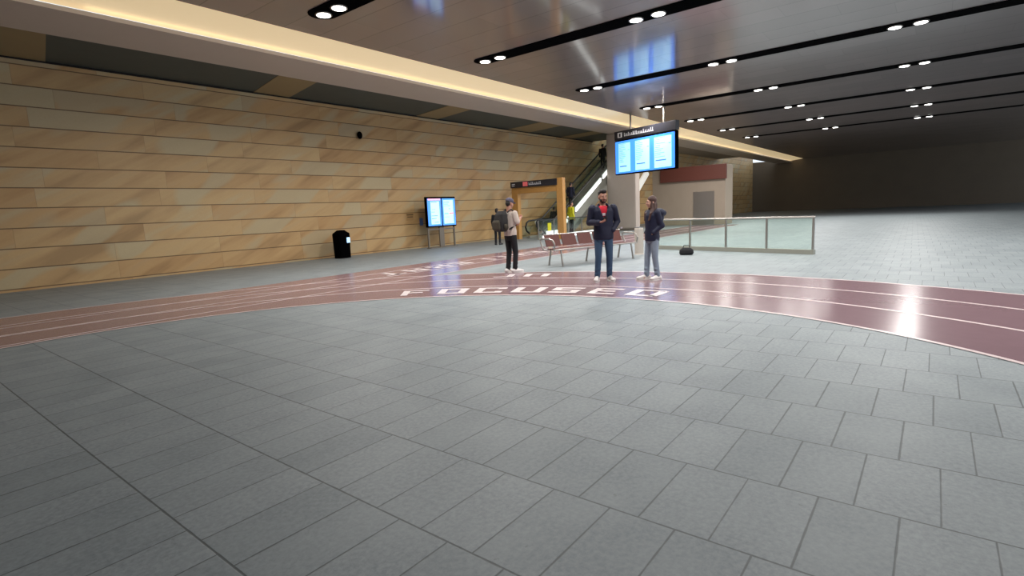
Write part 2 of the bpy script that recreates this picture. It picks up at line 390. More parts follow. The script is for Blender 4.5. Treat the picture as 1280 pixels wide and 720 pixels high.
# little wedge between the bend and the straight on the left
bm = bmesh.new()
pts = [(9.55, 9.65), (7.2, 10.9), (4, 12.3), (-2, 12.4), (-2, 11)]
for r in RR:
    bm = bmesh.new(); arc_band(bm, r - .03, r + .03, rad(-160), rad(130), .006); obj('lane_line', bm, M['white_line'], trk)
for y in SYB[:3]:
    bm = bmesh.new(); bm.faces.new([bm.verts.new(q) for q in ((-12, y - .025, .0055), (35.6, y - .025, .0055), (35.6, y + .025, .0055), (-12, y + .025, .0055))])
    obj('lane_line', bm, M['white_line'], trk)
TV, TH = .27, .17
GL = {   # stroke boxes (u0, v0, u1, v1)
    'F': [(0, 0, TV, 1), (TV, 1 - TH, 1, 1), (TV, .42, .82, .42 + TH)],
    'O': [(0, 0, TV, 1), (1 - TV, 0, 1, 1), (TV, 0, 1 - TV, TH), (TV, 1 - TH, 1 - TV, 1)],
    'C': [(0, 0, TV, 1), (TV, 0, 1, TH), (TV, 1 - TH, 1, 1), (.72, .7, 1, 1 - TH), (.72, TH, 1, .3)],
    'U': [(0, 0, TV, 1), (1 - TV, 0, 1, 1), (TV, 0, 1 - TV, TH)],
    'S': [(0, 0, 1, .2), (0, .8, 1, 1), (0, .41, 1, .6), (0, .6, TV, .8), (1 - TV, .2, 1, .41)],
    'E': [(0, 0, TV, 1), (TV, 0, 1, TH), (TV, 1 - TH, 1, 1), (TV, .42, .85, .42 + TH)],
    'D': [(0, 0, TV, 1), (1 - TV, .08, 1, .92), (TV, 0, .9, TH), (TV, 1 - TH, .9, 1)],
    'J': [(1 - TV, 0, 1, 1), (.2, 0, 1 - TV, TH)],
    'N': [(0, 0, TV, 1), (1 - TV, 0, 1, 1), (TV, 1 - TH, 1 - TV, 1)],
    'K': [(0, 0, TV, 1), (TV, .4, .75, .6), (.7, .6, 1, 1), (.7, 0, 1, .4)],
    'A': [(0, 0, TV, 1), (1 - TV, 0, 1, 1), (TV, 1 - TH, 1 - TV, 1), (TV, .3, 1 - TV, .3 + TH)],
    'H': [(0, 0, TV, 1), (1 - TV, 0, 1, 1), (TV, .42, 1 - TV, .42 + TH)],
    'I': [(.36, 0, .64, 1)], 'T': [(.36, 0, .64, 1), (0, 1 - TH, 1, 1)], 'L': [(0, 0, TV, 1), (TV, 0, 1, TH)],
}
def letter(ch, fn, nu=6):
    bm = bmesh.new()
    for u0, v0, u1, v1 in GL[ch]:
        k = max(1, int(nu * (u1 - u0) + .5))
        for i in range(k):
            ua, ub = u0 + (u1 - u0) * i / k, u0 + (u1 - u0) * (i + 1) / k
            bm.faces.new([bm.verts.new(fn(u, v)) for u, v in ((ua, v0), (ub, v0), (ub, v1), (ua, v1))])
    obj('letter', bm, M['white_text'], trk)
def on_arc(a0, a1, r0, r1, slant=0.):
    return lambda u, v: (TC[0] + (r0 + (r1 - r0) * v) * cos(rad(a0 + (a1 - a0) * u + slant * v)), TC[1] + (r0 + (r1 - r0) * v) * sin(rad(a0 + (a1 - a0) * u + slant * v)), .0075)
for ch, a0, a1 in zip('FOCUSED', (42.1, 35.9, 29.6, 23.2, 16.8, 10.2, 4.0), (37.9, 31.2, 24.8, 18.1, 12.0, 5.8, -1.0)):
    letter(ch, on_arc(a0, a1, 6.22, 6.84))
letter('J', on_arc(30.6, 26.9, 8.5, 9.0)); letter('N', on_arc(25.3, 21.6, 8.5, 9.02))
x = 8.6
for ch in 'TAKEITHE':
    w = .62 if ch != 'I' else .5
    y0, y1 = 10.72, 11.32
    letter(ch, (lambda x, w: lambda u, v: (x + w - w * u, y1 - (y1 - y0) * v, .0075))(x, w)); x += w + .25
    if ch in 'E' : x += .5

# ------------------------------------------------------------------ small freestanding display by the wall
def text_rows(parent, name, m, rects, fn, d=.004):
    """rects (u0, v0, u1, v1) as thin raised bars on a panel; fn(u, v, w) -> local point"""
    bm = bmesh.new()
    for u0, v0, u1, v1 in rects:
        a = [bm.verts.new(fn(u, v, 0)) for u, v in ((u0, v0), (u1, v0), (u1, v1), (u0, v1))]
        b = [bm.verts.new(fn(u, v, d)) for u, v in ((u0, v0), (u1, v0), (u1, v1), (u0, v1))]
        bm.faces.new(b); bm.faces.new(a[::-1])
        for i in range(4): bm.faces.new((a[i], a[(i + 1) % 4], b[(i + 1) % 4], b[i]))
    return obj(name, bm, m, parent)
sd = empty('information_display', (17.35, 17.6, 0), 0, 'twin-screen blue information display on grey steel legs against the sandstone wall', 'display')
hw = .9
for s in (-1, 1):
    c = s * hw / 2
    cs = obj('screen_housing', B(c - hw / 2 + .004, c + hw / 2 - .004, -.05, .1, .93, 2.27, bev=.012), M['black'], sd)
    pn = obj('screen', B(c - hw / 2 + .035, c + hw / 2 - .035, -.056, -.045, .99, 2.19), M['bluepanel'], cs)
    fn = (lambda c: lambda u, v, w: (c - hw / 2 + .035 + u * (hw - .07), -.057 - w, .99 + v * 1.2))(c)
    if s < 0:
        text_rows(pn, 'timetable_field', M['bluelight'], [(.22, .06, .86, .9)], fn, .002)
        text_rows(pn, 'header_bar', M['pinkrow'], [(.05, .94, .95, 1)], fn, .002)
        text_rows(pn, 'text_rows', M['bluedark'], [(.25, .26, .6, .28), (.25, .36, .7, .38), (.25, .5, .5, .515), (.3, .6, .55, .61), (.25, .86, .7, .88), (.45, .12, .75, .14)], lambda u, v, w: fn(u, v, w + .002))
    else:
        text_rows(pn, 'timetable_field', M['bluelight'], [(.1, .06, .84, .94)], fn, .002)
        f2 = lambda u, v, w: fn(u, v, w + .002)
        text_rows(pn, 'text_rows', M['bluedark'], [(.12, .85, .55, .87), (.12, .78, .45, .8), (.14, .72, .6, .735), (.5, .6, .6, .62), (.15, .3, .5, .31)], f2)
        text_rows(pn, 'red_row', M['redrow'], [(.5, .42, .85, .47)], f2); text_rows(pn, 'teal_row', M['tealrow'], [(.15, .42, .45, .45)], f2)
for xx, w in ((-.82, .035), (.0, .14), (.82, .035)):
    obj('leg', B(xx - w, xx + w, .02, .09, .03, .95, bev=.008), M['greysteel'], sd)
obj('foot_rail', B(-.86, .86, -.12, .16, 0, .03, bev=.008), M['greysteel'], sd)
obj('cross_rail', B(-.8, .8, .03, .07, .8, .86), M['greysteel'], sd)

# wall plaque, blue sign, speaker
pq = tag(obj('wall_plaque', B(16.1, 16.5, WY - .012, WY, 1.28, 1.6, bev=.004), mat('sand_plaque', srgb(176, 138, 90), .5, noise=.05)), 'small sand-coloured plaque with two engraved lines on the stone wall', 'sign')
text_rows(pq, 'engraved_lines', M['ink'], [(0.02, .7, .98, .84), (.1, .42, .9, .54)], lambda u, v, w: (16.1 + u * .4, WY - .013 - w, 1.28 + v * .32), .003)
tag(obj('wall_sign', B(16.86, 17.06, WY - .02, WY, 1.02, 1.36, bev=.004), M['bluesign']), 'small blue sign on the stone wall left of the twin display', 'sign')
sp = empty('wall_speaker', (13.88, WY, 4.79), 0, 'small black oval speaker high on the left of the stone wall', 'speaker')
bm = bmesh.new(); ell(bm, (0, -.1, 0), (.11, .09, .15)); obj('body', bm, M['black'], sp, smooth=True)
obj('bracket', B(-.04, .04, -.05, 0, -.05, .05), M['black'], sp)

# black bin at the left edge
bn = empty('litter_bin', (12.12, 17.75, 0), 0, 'black upright bin with pale blue label by the stone wall at left', 'bin')
bm = bmesh.new(); loft(bm, [(0, 0, .02, .26, .24), (0, 0, .9, .28, .26), (0, 0, .96, .26, .24)], 24, 4); obj('body', bm, M['black'], bn)
bm = bmesh.new(); loft(bm, [(0, 0, .96, .24, .22), (0, 0, 1.06, .12, .11)], 24, 4); obj('lid', bm, M['black'], bn)
obj('base', B(-.22, .22, -.2, .2, 0, .02), M['soledark'], bn)
obj('label_panel', B(.06, .2, -.262, -.255, .58, .78), M['bluelight'], bn)

# ------------------------------------------------------------------ oak gateway with header sign
GX, GY0, GY1 = 22.6, 14.35, 17.5
g = empty('station_gateway', (GX, 0, 0), 0, 'oak framed gateway portal with a dark header sign left of the escalators', 'gateway')
obj('post', B(-.12, .14, GY0, GY0 + .36, 0, 3.0, bev=.015), M['oak'], g)
obj('post', B(-.12, .14, GY1 - .38, GY1, 0, 2.94, bev=.015), M['oak'], g)
obj('lintel', B(-.11, .13, GY0 + .38, GY1 - .38, 2.36, 2.66, bev=.01), M['oak'], g)
hs = obj('header_sign', B(-.18, .16, GY0 + .3, GY1 + .02, 2.66, 2.97, bev=.01), M['signblack'], g)
gf = lambda u, v, w: (-.182 - w, GY1 - u * (GY1 - GY0 - .3), 2.66 + v * .31)
text_rows(hs, 'red_symbol', M['signred'], [(.28, .18, .385, .9)], gf)
text_rows(hs, 'small_caption', M['signwhite'], [(.03, .55, .1, .65), (.03, .3, .09, .38)], gf)
random.seed(3); rr = []; u = .41
while u < .68:
    w = random.choice((.012, .018, .022)); hgt = random.choice((.62, .7, .78)); rr.append((u, .32, u + w * .5, hgt)); rr.append((u, .32, u + w, .42)); u += w + .009
text_rows(hs, 'sign_lettering', M['signwhite'], rr, gf)

# ------------------------------------------------------------------ hanging departures display
L0, R0 = Vector((26.8, 13.65, 0)), Vector((25.55, 9.9, 0)); d = (R0 - L0); W = d.length; ang = math.atan2(d.y, d.x)
hd = empty('hanging_departure_display', (L0.x, L0.y, 0), ang, 'large hanging display of three blue panels under a dark header before the column', 'display')
cs = obj('housing', B(-.03, W + .03, -.02, .22, 3.14, 4.93, bev=.01), M['black'], hd)
fn = lambda u, v, w: (u * W, -.022 - w, 3.2 + v * 1.67)
pn = text_rows(cs, 'screen', M['deepblue'], [(0, 0, 1, 1)], fn, .006)
for k, (a, b) in enumerate(((.06, .27), (.36, .6), (.68, .95))):
    text_rows(pn, 'timetable_field', M['skyblue'], [(a, .05, b, .93)], lambda u, v, w: fn(u, v, w + .006), .002)
    random.seed(20 + k); rows_ = []
    for i in range(11):
        v = .9 - i * .055; rows_.append((a + .01, v, a + .01 + (b - a) * random.uniform(.25, .6), v + .012))
    rows_.append((a + .02, .2 + .02 * k, a + .7 * (b - a), .235 + .02 * k))
    rows_.append((b - .04, .7, b - .01, .72))
    text_rows(pn, 'text_rows', M['bluedark'], rows_, lambda u, v, w: fn(u, v, w + .008), .002)
hh = obj('header', B(-.05, W + .05, -.04, .24, 4.95, 5.4, bev=.01), M['signblack'], hd)
hf = lambda u, v, w: (u * W, -.042 - w, 4.95 + v * .45)
text_rows(hh, 'symbol', M['signwhite'], [(.05, .25, .13, .82)], hf)
text_rows(hh, 'symbol_mark', M['signblack'], [(.075, .35, .105, .72)], lambda u, v, w: hf(u, v, w + .004))
random.seed(9); rr = []; u = .17
while u < .66:
    w = random.choice((.012, .018, .024)); rr.append((u, .3, u + w * .45, random.choice((.6, .72)))); rr.append((u, .3, u + w, .4)); u += w + .008
text_rows(hh, 'header_lettering', M['signwhite'], rr, hf)
for xx in (1.0, W - .75):
    bm = bmesh.new(); tube(bm, [(xx, .1, 5.4), (xx, .1, CH)], .05, 12); obj('hanger_rod', bm, M['greysteel'], hd)

# ------------------------------------------------------------------ escalator
SL = tan(rad(30))
def zline(x, x0): return 0 if x < x0 else (x - x0) * SL
def escalator(X0, Y0, Y1, X1, label, lit=None):
    t = empty('escalator', (0, 0, 0), 0, label, 'escalator', 'escalators by the stone wall')
    xs = X0 + 1.3                                                      # where the incline starts
    def prof(dz0, dz1, xa, xb):
        P = []
        for i in range(25):
            x = xa + (xb - xa) * i / 24; P.append((x, zline(x, xs)))
        return [(x, z + dz1) for x, z in P] + [(x, max(0., z + dz0)) for x, z in reversed(P)]
    def slab(name, pr, y0, y1, m, par=t):
        bm = bmesh.new(); a = [bm.verts.new((x, y0, z)) for x, z in pr]; b = [bm.verts.new((x, y1, z)) for x, z in pr]
        n = len(pr)
        h = n // 2
        for k in range(h - 1):
            for r in (a, b): bm.faces.new((r[k], r[k + 1], r[n - 2 - k], r[n - 1 - k]))
        for i in range(n): j = (i + 1) % n; bm.faces.new((a[i], a[j], b[j], b[i]))
        bmesh.ops.remove_doubles(bm, verts=bm.verts, dist=1e-5)
        return obj(name, bm, m, par)
    for y in (Y0, Y1):
        slab('skirt_panel', prof(-.45, .12, X0 + .15, X1), y - .06, y + .06, M['escgrey'])
        if y == Y0 and lit:
            for xa, xb in lit: slab('lit_skirting', prof(.14, .36, xa, xb), y - .065, y + .03, M['litstrip'])
        slab('glass_balustrade', prof(.30, .92, X0, X1), y - .008, y + .008, M['glass'])
        bm = bmesh.new(); P = [(X0 + .2, y, .25), (X0 - .05, y, .4), (X0 - .12, y, .6), (X0 - .03, y, .82), (X0 + .2, y, .93)]
        P += [(X0 + .2 + (X1 - X0 - .2) * i / 20, y, zline(X0 + .2 + (X1 - X0 - .2) * i / 20, xs) + .95) for i in range(1, 21)]
        tube(bm, P, .045, 8); obj('handrail', bm, M['rubber'], t)
    bm = bmesh.new(); x = xs; z = 0.
    box(bm, X0 - .1, xs, Y0 + .07, Y1 - .07, .0, .02)
    while x < X1 - .35:
        box(bm, x, x + .3464, Y0 + .07, Y1 - .07, max(0, z - .25), z + .2); x += .3464; z += .2
    obj('steps', bm, M['step'], t)
    return t
esc = escalator(23.3, 16.15, 17.2, 35.5, 'up escalator with glass sides and a bright lit skirting rising behind the column', [(23.6, 24.6), (25.6, 26.1), (26.6, 29.6), (29.9, 30.8)])
esc2 = escalator(26.0, 17.35, 18.38, 35.5, 'escalator closest to the stone wall behind the front one')
# landing the escalators reach
tag(obj('floor_upper', B(35.5, 60, 15.9, WY, 6.0, 6.35), M['beige']), kind='structure')
# low glass barrier in front of the escalators
def barrier(name, P0, P1, n, label, lit=True, h=.98):
    P0, P1 = Vector(P0), Vector(P1); d = P1 - P0; L = d.length
    t = empty(name, P0, math.atan2(d.y, d.x), label, 'barrier')
    obj('glass_panel', B(.05, L - .05, -.008, .008, .12, h - .02), M['glass'], t)
    bm = bmesh.new(); tube(bm, [(-.12, 0, h - .35), (-.12, 0, h - .1), (0, 0, h), (L, 0, h)], .03, 8); obj('top_rail', bm, M['rubber'] if lit else M['steel'], t)
    obj('base_shoe', B(0, L, -.06, .06, 0, .12), M['escgrey'], t)
    if lit: obj('lit_base', B(.3, L - .2, -.075, -.06, .02, .2), M['litstrip'], t)
    for i in range(n + 1):
        xx = .04 + (L - .08) * i / n
        obj('post', B(xx - .025, xx + .025, -.02, .02, .12, h - .02), M['steel'], t)
    return t
bar = barrier('glass_barrier', (21.9, 15.5, 0), (29.0, 15.5, 0), 5, 'long low glass barrier with a dark rail and lit base in front of the escalators')
ys = tag(obj('safety_notice', B(22.75, 23.05, 15.465, 15.49, .4, .8), M['hivis']), 'small yellow notice stuck on the glass barrier beside the gateway', 'sign')

# right-hand things
barrier('steel_railing', (17.1, 7.25, 0), (15.7, 2.4, 0), 4, 'steel and glass railing behind the woman at the right', lit=False, h=.96)
lf = empty('lift_lobby', (37.3, 13.4, 0), 0, 'plain beige lift enclosure with a brown fascia at the far right under the display', 'enclosure')
obj('wall_panel', B(-.8, .8, -2.6, 2.4, 0, 3.9, bev=.03), M['beige'], lf)
obj('fascia', B(-1.0, -.8, -2.7, 1.75, 2.95, 3.9, bev=.03), M['brownsign'], lf)
obj('lift_door', B(-.83, -.8, -1.9, -.5, 0, 2.2), M['steel'], lf)
rs = tag(obj('skirting_standin', B(-1.4, 1.4, -.3, .3, -.06, .06, bev=.02), mat('glowing_standin', (.8, .78, .7, 1), .5, emit=(1, .97, .9, 1), estr=.5)), 'pale glowing slanted stand-in for a farther escalator skirting, just right of the column', 'escalator skirting')  # glowing slab standing in for another escalator's lit skirting
rs.rotation_euler = (rad(90), rad(-36), 0); rs.location = (40.6, WY - .06, 3.35)
bm = bmesh.new(); loft(bm, [(0, 0, 0, .15, .15), (0, 0, .03, .13, .13), (0, 0, .76, .135, .135), (0, 0, .8, .12, .12)], 24)
wb = empty('waste_bin', (15.15, 7.0, 0), 0, 'slim pale round bin standing behind the right end of the bench', 'bin'); obj('body', bm, M['pale'], wb, smooth=False)
bm = bmesh.new(); tube(bm, [(0, 0, .8), (0, 0, .82)], .125, 24); obj('lid', bm, M['steel'], wb)
bg = empty('duffel_bag', (15.15, 5.55, 0), rad(-60), 'black bag lying on the floor behind the woman by the railing', 'bag')
bm = bmesh.new(); loft(bm, [(0, 0, 0, .17, .09), (0, 0, .05, .2, .12), (0, 0, .14, .19, .11), (0, 0, .2, .12, .05)], 20, 3); obj('body', fuse(bm, .012, 3), M['blackcloth'], bg, smooth=True)
bm = bmesh.new(); tube(bm, [(-.1, 0, .17), (-.07, 0, .27), (.07, 0, .27), (.1, 0, .17)], .012, 8); obj('handle', bm, M['blackcloth'], bg)

# ------------------------------------------------------------------ bench
bp0, bp1 = Vector((11.55, 7.5, 0)), Vector((14.05, 6.62, 0)); d = bp1 - bp0; BL = d.length
bt = empty('waiting_bench', bp0, math.atan2(d.y, d.x), 'steel framed waiting bench with red-brown timber seats behind the standing man', 'bench')
nS = 5; sw = (BL + .1) / nS
for i in range(nS):
    x0 = -.12 + i * sw
    bm = bmesh.new()
    for k in range(4): box(bm, x0 + .02, x0 + sw - .02, .02 + k * .105, .115 + k * .105, .43, .455, bev=.006)
    obj('seat', bm, M['wood'], bt)
    bm = bmesh.new()
    P = [(.45, .50), (.5, .64), (.55, .79)]
    for (ya, za), (yb, zb) in zip(P, P[1:]):
        v = [bm.verts.new(q) for q in ((x0 + .03, ya, za), (x0 + sw - .05, ya, za), (x0 + sw - .05, yb, zb), (x0 + .03, yb, zb), (x0 + .03, ya + .025, za), (x0 + sw - .05, ya + .025, za), (x0 + sw - .05, yb + .025, zb), (x0 + .03, yb + .025, zb))]
        for f in ((0, 1, 2, 3), (7, 6, 5, 4), (0, 4, 5, 1), (3, 2, 6, 7), (0, 3, 7, 4), (1, 5, 6, 2)): bm.faces.new([v[j] for j in f])
    obj('backrest', bm, M['wood'], bt)
bm = bmesh.new(); tube(bm, [(-.2, .01, .43), (BL + .08, .01, .43)], .02, 8); tube(bm, [(-.2, .46, .43), (BL + .08, .46, .43)], .02, 8); tube(bm, [(-.1, .59, .80), (BL, .59, .80)], .016, 8)
obj('seat_frame', bm, M['steel'], bt)
for xx in (-.2, BL + .08):
    bm = bmesh.new(); tube(bm, [(xx, .46, .43), (xx, .56, .6), (xx, .58, .68), (xx, .5, .71), (xx, .18, .71), (xx, .05, .68), (xx, -.03, .58), (xx, .01, .43)], .022, 8)
    obj('armrest', bm, M['steel'], bt)
for xx in (.04, BL * .5, BL - .12):
    for ya, yb in ((.03, -.06), (.45, .54)):
        bm = bmesh.new(); tube(bm, [(xx, ya, .43), (xx - .01, yb, .012)], .022, 10, [.022, .026]); tube(bm, [(xx - .01, yb, .012), (xx - .01, yb, 0)], .04, 12)
        obj('leg', bm, M['steel'], bt)

# ------------------------------------------------------------------ people
def hand(bm, wrist, fwd, palm, s=1., curl=.4, side=1):
    """palm + five fingers; fwd = direction of the fingers, palm = palm normal, side = thumb side sign"""
    f = Vector(fwd).normalized(); n = Vector(palm); n = (n - f * n.dot(f)).normalized(); t = f.cross(n) * side
    w = Vector(wrist)
    for k in (-1, 0, 1): caps(bm, w + t * .012 * k, w + f * .075 * s + t * .022 * k, .017 * s, .014 * s, 10)
    for i, (o, L) in enumerate(((.033, .068), (.011, .078), (-.011, .072), (-.033, .056))):
        b = w + f * .082 * s + t * o * s; a1 = curl * .6; a2 = curl * 1.5; a3 = curl * 2.3
        p = [b]
        for a, l in ((a1, .42), (a2, .32), (a3, .26)): p.append(p[-1] + (f * cos(a) + n * sin(a)) * L * l * s)
        for q in range(3): caps(bm, p[q], p[q + 1], (.0095 - q * .0008) * s, (.0088 - q * .0008) * s, 8)
    b = w + f * .025 * s + t * .03 * s; p1 = b + (f * .6 + t * .75 + n * .35) * .036 * s; p2 = p1 + (f * .9 + t * .15 + n * .45) * .032 * s
    caps(bm, b, p1, .012 * s, .0105 * s, 8); caps(bm, p1, p2, .0105 * s, .009 * s, 8)

def person(name, loc, rz, H, label, cat='person', group=None, female=False, head_turn=0., head_tilt=0., skin='skin',
           armL=None, armR=None, legs=None, top='navy', bottom='denim', fine=.008, shoe='shoe', face=True, handcfg=None, jacket=True, wide=1.):
    """local frame: the figure faces -Y; +X is its left side. Returns (root, dict of useful points)"""
    t = empty(name, loc, rz, label, cat, group)
    s = H / 1.78
    V = lambda x, y, z: Vector((x * s, y * s, z * s))
    sh_w = (.185 if female else .205) * wide; hip_w = .095
    SL_, SR_ = V(sh_w, .01, 1.445), V(-sh_w, .01, 1.445)
    HC = V(0, -.02, 1.655)
    armL = armL or ((.26, .03, 1.16), (.27, -.05, .91)); armR = armR or ((-.26, .03, 1.16), (-.27, -.05, .91))
    EL, WL = V(*armL[0]), V(*armL[1]); ER, WR = V(*armR[0]), V(*armR[1])
    legs = legs or (((.1, 0, .5), (.11, .03, .09)), ((-.1, 0, .5), (-.11, .03, .09)))
    KL, AL = V(*legs[0][0]), V(*legs[0][1]); KR, AR = V(*legs[1][0]), V(*legs[1][1])
    HL, HR = V(hip_w, 0, .93), V(-hip_w, 0, .93)
    # ---- body: one continuous surface
    bm = bmesh.new()
    hr = Matrix.Rotation(head_turn, 4, 'Z') @ Matrix.Rotation(head_tilt, 4, 'X')
    HM = Matrix.Translation(HC) @ hr
    def hp(x, y, z): return HM @ Vector((x * s, y * s, z * s))
    def hell(c, r): ell(bm, hp(*c), [q * s for q in r], hr.to_3x3(), 20)
    hell((0, .018, .03), (.076, .094, .092)); hell((0, -.02, -.03), (.063, .074, .08))
    hell((0, -.05, -.085), (.036, .032, .03)); hell((0, -.072, .02), (.052, .02, .03))
    caps(bm, hp(0, -.088, .015), hp(0, -.113, -.022), .009 * s, .0145 * s, 10)
    hell((0, -.092, -.058), (.024, .012, .012)); hell((.034, -.078, -.02), (.024, .016, .02)); hell((-.034, -.078, -.02), (.024, .016, .02))
    for e in (-1, 1): hell((.078 * e, .012, -.012), (.012, .02, .033))
    caps(bm, V(0, .015, 1.43), hp(0, .02, -.06), .062 * s * (.85 if female else 1), .054 * s * (.85 if female else 1))
    loft(bm, [(0, 0, z * s, a * s * wide, b * s) for z, a, b in ((.86, .13, .09), (.95, .155, .105), (1.08, .13, .09), (1.25, .15, .1), (1.38, .165, .1), (1.45, .13, .075), (1.49, .06, .05))], 24)
    for S, E_, W_ in ((SL_, EL, WL), (SR_, ER, WR)):
        caps(bm, S, E_, .052 * s, .042 * s); caps(bm, E_, W_, .041 * s, .027 * s)
    for Hh, K, A in ((HL, KL, AL), (HR, KR, AR)):
        caps(bm, Hh, K, .082 * s, .055 * s); caps(bm, K, A, .054 * s, .036 * s)
        caps(bm, A, A + V(0, -.07, -.045), .03 * s, .022 * s)
    hc = handcfg or [((0, -.3, -1), (-1, 0, 0), .35, 1), ((0, -.3, -1), (1, 0, 0), .35, -1)]
    for W_, (fw, pl, cu, sd_) in zip((WL, WR), hc): hand(bm, W_, fw, pl, s, cu, sd_)
    body = obj('body', fuse(bm, fine, 2), M[skin], t, smooth=True)
    if face:
        for e in (-1, 1):
            bm = bmesh.new(); ell(bm, hp(.031 * e, -.083, .008), (.0115 * s, .008 * s, .006 * s)); ey = obj('eye', bm, M['eye'], t, smooth=True)
            bm = bmesh.new(); ell(bm, hp(.031 * e, -.0885, .008), (.0062 * s, .004 * s, .0056 * s)); obj('iris', bm, M['pupil'], ey, smooth=True)
            bm = bmesh.new(); tube(bm, [hp(.014 * e, -.096, .03), hp(.032 * e, -.096, .036), hp(.05 * e, -.084, .03)], .005 * s, 6); obj('eyebrow', bm, M['hair_black' if not female else 'hair_brown'], t)
        bm = bmesh.new(); tube(bm, [hp(-.022, -.098, -.058), hp(0, -.106, -.055), hp(.022, -.098, -.058)], .006 * s, 6); obj('mouth', bm, M['lip'], t)
    # ---- trousers
    bm = bmesh.new()
    loft(bm, [(0, 0, z * s, a * s, b * s) for z, a, b in ((.80, .14, .1), (.88, .165, .115), (.97, .165, .118), (1.05, .148, .105))], 24)
    for Hh, K, A in ((HL, KL, AL), (HR, KR, AR)):
        caps(bm, Hh + V(0, 0, -.03), K, .094 * s, .067 * s); caps(bm, K, A + V(0, 0, .015), .066 * s, .056 * s)
        for q in (.15, .35): caps(bm, A.lerp(K, q) + V(-.02, -.02, 0), A.lerp(K, q + .04) + V(.02, -.03, 0), .04 * s, .04 * s)
    tr = obj('trousers', fuse(bm, .011, 4), M[bottom], t, smooth=True)
    # ---- shoes
    for A in (AL, AR):
        dirx = -.04 if A.x < 0 else .04
        a = A.copy(); a.z = 0
        bm = bmesh.new(); q = lambda x, y, z: a + V(x, y, z)
        caps(bm, q(0, .05, .05), q(dirx, -.13, .045), .043 * s, .038 * s); caps(bm, q(0, .035, .05), q(0, .0, .1), .044 * s, .04 * s); caps(bm, q(0, 0, .08), q(dirx * .7, -.09, .055), .038 * s, .034 * s)
        ell(bm, q(dirx * 1.1, -.15, .042), (.046 * s, .055 * s, .03 * s))
        bmesh.ops.scale(bm, vec=(1.12, 1.12, 1.08), space=Matrix.Translation(-Vector((a.x, a.y, 0))), verts=bm.verts)
        so = obj('shoe', fuse(bm, .008, 3), M[shoe], t, smooth=True)
        bm = bmesh.new(); out = []
        for k in range(24):
            an = 2 * PI * k / 24; yy = -.07 + .16 * sin(an); xx = (.05 + .012 * (-sin(an) * .5 + .3)) * cos(an) + dirx * max(0, -yy / .15) * .9
            out.append((xx, yy))
        ring_loft(bm, [[q(x, y, z) for x, y in out] for z in (.0, .028)])
        obj('sole', bm, M['sole'] if shoe == 'shoe' else M['soledark'], so)
    # ---- upper garment
    bm = bmesh.new(); j = 1.12 if jacket else 1.03
    hem = .84 if jacket else .90
    loft(bm, [(0, 0, z * s, a * s * wide * j, b * s * j) for z, a, b in ((hem, .165, .122), (hem + .1, .17, .125), (1.08, .158, .115), (1.25, .17, .122), (1.38, .178, .118), (1.45, .15, .092), (1.5 if jacket else 1.475, .085, .07))], 28)
    sl = 1. if jacket else .45
    for S, E_, W_ in ((SL_, EL, WL), (SR_, ER, WR)):
        if jacket:
            caps(bm, S + V(0, 0, -.012), E_, .071 * s, .054 * s); caps(bm, E_, E_.lerp(W_, .93), .054 * s, .042 * s)
            caps(bm, E_ + V(0, .01, 0), E_.lerp(S, .2), .058 * s, .056 * s); ell(bm, E_.lerp(W_, .85), (.047 * s,) * 3)
        else:
            caps(bm, S + V(0, 0, -.015), S.lerp(E_, .8), .068 * s, .07 * s)
    info = dict(s=s, V=V, hp=hp, hr=hr, WL=WL, WR=WR, SL=SL_, SR=SR_, EL=EL, ER=ER)
    up = fuse(bm, .011, 4)
    return t, info, up

def hair_short(t, I, m='hair_black', vol=1.):
    bm = bmesh.new(); s = I['s']
    for c, r in (((0, .038, .056), (.082, .092, .086)), ((0, -.03, .108), (.058, .052, .042)), ((.015, -.052, .112), (.036, .034, .03)), ((-.024, -.045, .114), (.032, .032, .03)), ((0, .07, .0), (.072, .055, .075))):
        ell(bm, I['hp'](*c), [q * s * vol for q in r], I['hr'].to_3x3())
    for i in range(26):
        a = random.uniform(0, 2 * PI); r = random.uniform(0, .065)
        p = I['hp'](r * cos(a), .0 + r * sin(a), .125 - r * .35); caps(bm, p, p + Vector((random.uniform(-.015, .015), random.uniform(-.02, .01), .018)), .016 * s, .007 * s, 6)
    b2 = fuse(bm, .007, 2)
    return obj('hair', b2, M[m], t, smooth=True)

def cut_front(bm, test):
    dl = [v for v in bm.verts if test(v.co)]
    bmesh.ops.delete(bm, geom=dl, context='VERTS')
    me_f = bm.faces[:]
    bmesh.ops.solidify(bm, geom=me_f, thickness=-.012)

def face_cam(x, y): return math.atan2(x, -y) if False else -math.atan2(x, y)    # turn that makes local -Y look at the camera

# --- man in navy jacket
mx, my = 9.42, 5.10
t, I, up = person('person', (mx, my, 0), face_cam(mx, my) + rad(8), 1.78, 'man in navy jacket, red shirt and blue jeans holding a phone',
    head_turn=rad(14), head_tilt=rad(10), armR=((-.26, .04, 1.17), (-.10, -.25, 1.17)), armL=((.285, .08, 1.17), (.165, -.075, 1.0)),
    legs=(((.105, -.03, .5), (.105, .04, .09)), ((-.11, -.02, .5), (-.135, .03, .09))),
    handcfg=[((-.75, .25, -.6), (-1, 0, -.2), .2, 1), ((.75, -.45, .25), (0, .2, 1), .5, -1)], fine=.0065, wide=.98)
s = I['s']
cut_front(up, lambda c: c.y < -.02 and abs(c.x - .005) < (c.z / s - 1.235) * .36 and c.z > 1.235 * s)
jk = obj('jacket', up, M['navy'], t, smooth=True)
bm = bmesh.new()
for e in (-1, 1): tube(bm, [I['V'](.07 * e, .055, 1.52), I['V'](.1 * e, 0, 1.50), I['V'](.105 * e, -.07, 1.46), I['V'](.08 * e, -.12, 1.38)], .022, 8)
